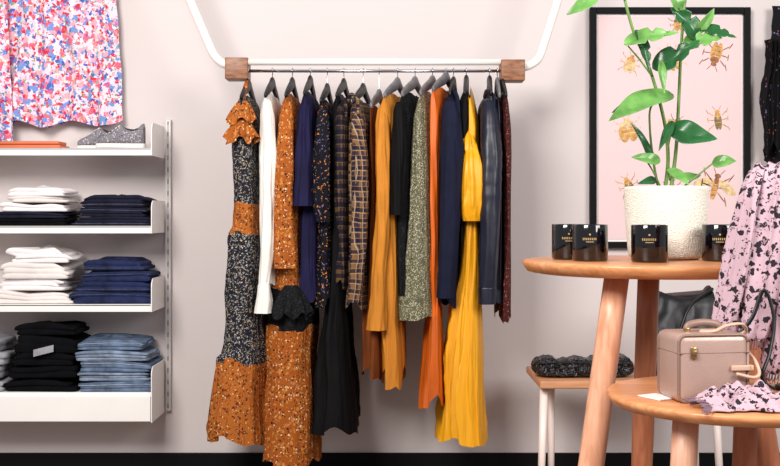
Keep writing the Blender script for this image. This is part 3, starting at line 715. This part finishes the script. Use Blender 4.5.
# plant
py_=-1.45; pcx=X(666,py_); z0=T1[3]+.0008
e=empty('potted_plant','leafy green plant in a textured cream ceramic pot','plant',(pcx,py_,z0))
ph=.170
prof=[(.05,z0),(.074,z0),(.082,z0+.004)]
for i in range(80):
    t=i/79; prof.append((.085+.0125*t**.6,z0+.007+(ph-.011)*t))
prof+=[(.094,z0+ph),(.090,z0+ph),(.087,z0+ph-.008),(.085,z0+ph-.02),(.02,z0+ph-.02)]
v,f=revolve(pcx,py_,prof,320,fn=lambda a,z: (.006*math.sin(z*1200+ (int(a*46/math.pi)%2)*math.pi)+.007*N(math.cos(a)*26,math.sin(a)*26,z*300)) if z<z0+ph-.003 and z>z0+.005 else 0)
add_obj('pot',v,f,M['pot'],e)
v,f=revolve(pcx,py_,[(.0845,z0+ph-.0195),(.084,z0+ph-.014),(.01,z0+ph-.010)],40,fn=lambda a,z:.02*N(a*5,z)); add_obj('soil',v,f,M['soil'],e)
def stem(pts,r):
    q=[P(a,b,c) for a,b,c in pts]; v,f=tube(q,[x*.52 for x in r],10); add_obj('stem',v,f,M['stem'],e)
B=-1.45
stem([(664,196,B),(668,160,B),(664,120,B-.01),(650,70,B-.03),(633,30,B-.05),(622,-12,B-.06)],[.009,.0075,.006])
stem([(670,196,B),(676,150,B),(679,95,B),(681,50,B-.02),(684,10,B-.03),(688,-15,B-.03)],[.009,.007,.006])
stem([(660,196,B),(654,165,B),(650,130,B-.02),(652,105,B-.03),(672,97,B-.04)],[.006,.005,.004])
stem([(672,196,B),(692,180,B-.01),(712,164,B-.02),(720,160,B-.02)],[.005,.004,.003])
stem([(670,180,B),(668,150,B-.02),(672,130,B-.03)],[.005,.004,.004])
stem([(652,76,B-.03),(640,60,B-.04),(628,46,B-.05)],[.005,.004,.003])
stem([(681,50,B-.02),(690,40,B-.03),(700,30,B-.03)],[.005,.004,.003])
stem([(664,196,B),(655,175,B-.02),(646,160,B-.03)],[.005,.004,.003])
stem([(625,0,B-.06),(612,-8,B-.06),(596,-8,B-.06)],[.005,.004,.003])
def leaf(b,t,w,mat,nrm=(0,-1,.35),bend=.12,fold=.25,wav=.10,notch=()):
    b=P(*b); t=P(*t); ax=(t-b); L=ax.length; ax.normalize()
    n=Vector(nrm); n=(n-ax*n.dot(ax)).normalized(); s=ax.cross(n)
    w=w*(b.y+4)/F; sd=b.x*37+t.z*11
    def fn(u,v):
        q=2*u-1
        prof=(math.sin(math.pi*min(1,v**.72))**.8)*(1-.15*v)*1.1 if 0<v<1 else .02
        for side,pos,wd in notch:
            if q*side>.3:
                dd=abs(v-pos-.12*abs(q))/wd
                if dd<1: prof*=1-.7*(1-dd)*(abs(q)-.3)/.7
        hw=w/2*prof
        return b+ax*L*v+s*q*hw+s*(.06*L*math.sin(v*3+sd))+n*(abs(q)*hw*fold - bend*L*(v*v) + wav*hw*math.sin(v*9+q*2+sd))
    v,f=sheet(fn,16,40)
    o=add_obj('leaf',v,f,mat,e); m=o.modifiers.new('s','SOLIDIFY'); m.thickness=.0008
    return o
leaf((674,95,B-.04),(611,113,B-.12),25,M['leafl'],(.1,-.8,.8))
leaf((670,98,B-.04),(614,106,B-.10),18,M['leafd'],(.1,-.8,.9),fold=.1)
leaf((668,131,B-.03),(717,134,B-.08),26,M['leafd'],(0,-1,.5))
leaf((712,163,B-.02),(736,161,B-.04),13,M['leafl'])
leaf((660,158,B-.03),(634,157,B-.06),12,M['leafl'])
leaf((655,160,B-.02),(634,124,B-.05),10,M['leafd'],(.6,-1,.2))
NT=((1,.35,.07),(-1,.45,.07),(1,.65,.06),(-1,.7,.06))
leaf((624,46,B-.05),(676,26,B-.10),22,M['leafl'],(0,-1,.9),notch=NT)
leaf((652,68,B-.03),(698,38,B-.07),24,M['leafd'],(.2,-.9,.7),fold=.3,notch=NT)
leaf((682,46,B-.03),(722,36,B-.06),20,M['leafl'],(0,-1,.5),notch=NT)
leaf((700,30,B-.03),(737,33,B-.06),14,M['leafd'],(0,-1,.6),notch=NT)
leaf((700,36,B-.03),(672,8,B-.05),22,M['leafd'],(.3,-1,.1),fold=.3,notch=NT)
leaf((698,34,B-.03),(714,8,B-.05),11,M['leafl'],(.3,-1,.1))
leaf((634,30,B-.05),(654,68,B-.08),14,M['leafd'],(.5,-1,.1),notch=NT)
leaf((660,60,B-.05),(668,92,B-.08),10,M['leafl'],(.5,-1,.1))
leaf((600,-9,B-.06),(567,10,B-.10),16,M['leafl'],(.1,-1,.5))
leaf((600,-9,B-.06),(575,-14,B-.02),18,M['leafd'],(.1,-1,.7))
leaf((672,120,B-.03),(664,150,B-.09),10,M['leafd'],(.5,-1,.3))
leaf((666,170,B-.02),(690,180,B-.09),12,M['leafl'],(0,-1,.7))
leaf((680,178,B),(702,172,B+.03),10,M['leafl'],(0,-1,.7))
leaf((655,178,B),(640,182,B-.05),9,M['leafd'],(0,-1,.5))
leaf((684,8,B-.03),(668,-10,B-.05),16,M['leafl'],(.3,-1,.1))

# ---------------- case bag ----------------
cy=-1.965; hd=.048; zc0=zt2+.0008
cxm=X(708,-2.0); cw=.140; ch=.126; rot=math.radians(-9)
e=empty('box_bag','taupe hard-sided box bag with handle and clasp','bag',(cxm,cy,zc0))
def rb(x0,x1,y0,y1,za,zb_,bev,seg=4):
    v,f=box(cxm+x0,cxm+x1,cy+y0,cy+y1,zc0+za,zc0+zb_,bev,seg)
    R=Matrix.Rotation(-rot,3,'Z'); c=Vector((cxm,cy,zc0)); return [c+R@(q-c) for q in v],f
v,f=rb(-cw/2,cw/2,-hd,hd,0,ch,.014,5); add_obj('body',v,f,M['case'],e)
v,f=rb(-cw/2-.0006,cw/2+.0006,-hd-.0006,hd+.0006,ch*.72,ch*.732,.0004,1); add_obj('lid_seam',v,f,M['casetrim'],e)
def Q(x,y,z):
    R=Matrix.Rotation(-rot,3,'Z'); return Vector((cxm,cy,zc0))+R@Vector((x,y,z))
for yy in (-hd+.003,hd-.003):
    ol=[]
    a_,b_,rr_=cw/2-.002,ch-.002,.014
    for (cx_,cz_,t0) in ((a_-rr_,b_-rr_,0),(-a_+rr_,b_-rr_,90),(-a_+rr_,.002+rr_,180),(a_-rr_,.002+rr_,270)):
        for k_ in range(5):
            t=math.radians(t0+k_*22.5); ol.append(Q(cx_+rr_*math.cos(t),yy,cz_+rr_*math.sin(t)))
    ol.append(ol[0])
    v,f=tube(ol,.0028,8,smooth=False); add_obj('edge_piping',v,f,M['casetrim'],e)
v,f=merge([rb(-.046,-.034,-hd-.004,-hd,ch*.64,ch*.82,.002,2),rb(-.044,-.036,-hd-.007,-hd-.003,ch*.70,ch*.77,.001,2)]); add_obj('clasp',v,f,M['brass'],e)
v,f=merge([rb(.032,.072,-hd-.006,-hd-.001,ch*.46,ch*.54,.002),rb(.066,cw/2+.006,-hd-.006,hd*.6,ch*.46,ch*.54,.002)]); add_obj('side_strap',v,f,M['flap'],e)
v,f=merge([rb(-.036,-.028,-.006,.006,ch-.002,ch+.008,.002),rb(.030,.038,-.006,.006,ch-.002,ch+.008,.002)]); add_obj('handle_mount',v,f,M['brass'],e)
v,f=tube([Q(-.032,0,ch+.004),Q(-.026,0,ch+.013),Q(.0,0,ch+.017),Q(.028,0,ch+.013),Q(.034,0,ch+.004)],.0055,10,flat=1.3); add_obj('handle',v,f,M['casetrim'],e)
v,f=tube([Q(cw/2-.004,.0,ch-.012),Q(cw/2+.012,-.01,ch+.0),Q(.064,-.03,ch+.016),Q(.03,-.035,ch+.014),Q(.01,-.03,ch+.004),Q(-.01,-.01,ch+.002)],.004,8,flat=.6); add_obj('shoulder_strap',v,f,M['flap'],e)
v,f=tube([Q(cw/2-.002,-.02,ch*.8),Q(cw/2+.016,-.035,ch*.6),Q(cw/2+.018,-.05,ch*.42),Q(cw/2+.004,-.055,ch*.36),Q(cw/2-.03,-.056,ch*.42)],.0035,8); add_obj('strap_end',v,f,M['flap'],e)
v,f=tube([Q(cw/2-.004,.01,ch-.02),P(752,318,-1.945),P(764,290,-1.945),P(774,318,-1.955),P(770,352,-1.965),P(762,378,-1.975),P(775,389,-1.975)],.0042,8,flat=.6); add_obj('dark_strap',v,f,M['leather'],e)
v,f=box(X(645,-1.95),X(645,-1.95)+.045,-1.985,-1.925,zt2+.0006,zt2+.003,.0005,1,rot=.5)
add_obj('price_card',v,f,M['paper'],smooth=False,label='blank white card lying beside the taupe bag',cat='card')

# ---------------- scarf stand and scarf ----------------
sx=.815; scy=-1.86; zs=Z(176,scy)
e=empty('scarf_stand','small black T-shaped display stand on the side table','display stand',(sx,scy,zt2))
v,f=revolve(sx,scy,[(.02,zt2+.0006),(.05,zt2+.0006),(.05,zt2+.006),(.046,zt2+.008),(.005,zt2+.009)],40); add_obj('base',v,f,M['hblack'],e)
v,f=cyl((sx,scy,zt2+.008),(sx,scy,zs-.008),.006); add_obj('post',v,f,M['hblack'],e)
v,f=cyl((X(758,scy),scy,zs-.008),(sx+.14,scy,zs-.008),.007); add_obj('crossbar',v,f,M['hblack'],e)
strands=[([(760,196,.028),(760,173,.0),(754,190,-.030),(747,230,-.034),(737,280,-.034),(728,318,-.028),(725,330,-.026)],[.016,.020,.025,.028,.029,.028,.022],0),
 ([(776,200,.028),(775,171,.0),(772,190,-.032),(766,240,-.040),(759,295,-.042),(752,332,-.038),(751,340,-.038)],[.018,.022,.028,.031,.032,.030,.022],2.1),
 ([(796,200,.028),(794,170,.0),(792,190,-.030),(788,250,-.036),(782,320,-.038),(778,362,-.036),(777,374,-.036)],[.020,.024,.030,.033,.034,.032,.026],4.0),
 ([(820,200,.028),(820,170,.0),(820,190,-.026),(817,260,-.030),(812,330,-.030),(808,378,-.028)],[.020,.026,.034,.036,.036,.030],5.3)]
sv=[];fr_parts=[]
for pts,r,sd in strands:
    q=[P(a,b,scy+c) for a,b,c in pts]
    tw=lambda a,t,sd=sd: 1+.24*ridge(3*a+sd+t*4)+.14*ridge(6*a+sd*2-t*3)+.12*N(math.cos(a)*1.5+sd,math.sin(a)*1.5,t*5)
    v,f=tube(q,r,72,sub=18,flat=1.0,fn=tw); v=[Vector((p_.x,p_.y,max(p_.z,zt2+.003))) for p_ in v]
    sv.append((v,f))
    end=q[-1]
    if end.z>zt2+.03:
        for i in range(26):
            a=2*math.pi*i/26; rr=r[-1]*.9
            p0=end+Vector((math.cos(a)*rr,math.sin(a)*rr*.8,.004)); L=.020+.006*N(i*1.3+sd)
            fr_parts.append(tube([p0,p0+Vector((.002*math.cos(a),0,-L*.5)),p0+Vector((.003*math.cos(a*2),.001,-L))],.0011,5,sub=2))
v,f=merge(sv)
sc=add_obj('scarf',v,f,M['leopard'],label='mauve and black leopard print scarf draped over stand',cat='scarf')
def tail_clip(u,v):
    px=700+116*u; y=-2.125+.125*v+.012*math.sin(u*5)
    cr=(abs(math.sin(v*8+u*5+N(u*4,v*2)*4))**.7)
    h=.004+.040*math.sin(math.pi*v)**.7*(min(1,u*3+.15)**.6)*(.40+.5*cr+.5*N(u*8,v*4))
    q=Vector((X(px,-2.06)+.008*math.sin(v*9),y+.010*N(u*9,v*9),zt2+max(.003,h)))
    if q.x<cxm+.09: q.y=min(q.y,-2.030-.01*(1-u))
    return q
v,f=sheet(tail_clip,120,64); t=add_obj('scarf_tail',v,f,M['leopard'],sc); md=t.modifiers.new('s','SOLIDIFY'); md.thickness=.002
for i in range(34):
    v0=i/33; a=tail_clip(0,v0); L=.016+.006*N(i*1.7)
    fr_parts.append(tube([a,a+Vector((-L*.5,.001,-.001)),a+Vector((-L,.004*N(i*2.3),-.0015))],.0011,5,sub=2))
v,f=merge(fr_parts); fr=add_obj('fringe',v,f,M['fringe'],sc); fr['kind']='stuff'

# ---------------- black garment hung on wall ----------------
e=empty('embroidered_top','black embroidered top hung on a wall peg','top',(1.55,-.05,Z(165,-.05)))
def gr(pl0,pl1,pr,pyt,pyb,yc):
    rings=[]
    for i in range(40):
        t=i/39; ring=[]
        for j in range(100):
            a=2*math.pi*j/100; u=.5+.5*math.cos(a); l=pl0+(pl1-pl0)*math.sin(t*math.pi*.5)+2.5*math.sin(t*9)+1.5*N(t*12)
            px=l+(pr-l)*u
            ring.append(Vector((X(px,yc),min(yc+math.sin(a)*.02+.01*math.sin(u*18+t*3)*(1-t*.3),-.004),Z(pyt+(pyb-pyt)*t+8*math.sin(u*8)*t,yc))))
        rings.append(ring)
    return loft(rings,True,False)
v,f=gr(772,763,850,6,160,-.045); add_obj('body',v,f,M['blk_pat'],e)
v,f=gr(765,762,778,40,150,-.085); add_obj('sleeve',v,f,M['blk_pat'],e)
v,f=cyl((X(805,-.04),-.001,Z(12,-.04)),(X(805,-.04),-.075,Z(12,-.04)),.007); add_obj('wall_peg',v,f,M['hblack'],label='black wall peg holding the embroidered top',cat='peg')

# ---------------- lights, world, camera ----------------
def area(name,loc,tgt,size,energy,col,sy=None):
    l=bpy.data.lights.new(name,'AREA'); l.energy=energy; l.size=size; l.color=col
    o=bpy.data.objects.new(name,l); COL.objects.link(o); o.location=loc
    o.rotation_euler=(Vector(tgt)-Vector(loc)).to_track_quat('-Z','Y').to_euler(); return o
area('key_light',(-1.2,-3.6,2.7),(0.2,0,.9),1.3,150,(1,.96,.92))
area('side_light',(2.2,-3.4,2.2),(0.3,-.2,1.0),1.3,72,(1,.97,.95))
w=bpy.data.worlds.new('world'); scene.world=w; w.use_nodes=True
w.node_tree.nodes['Background'].inputs[0].default_value=(.96,.94,1.0,1); w.node_tree.nodes['Background'].inputs[1].default_value=.40
cam=bpy.data.cameras.new('camera'); co=bpy.data.objects.new('camera',cam); COL.objects.link(co)
co.location=(0,-CAMD,EYE); co.rotation_euler=(math.pi/2,0,0)
cam.sensor_width=36; cam.lens=36*F/780; cam.shift_y=-(233-HZ)/780
scene.camera=co
scene.view_settings.view_transform='Standard'
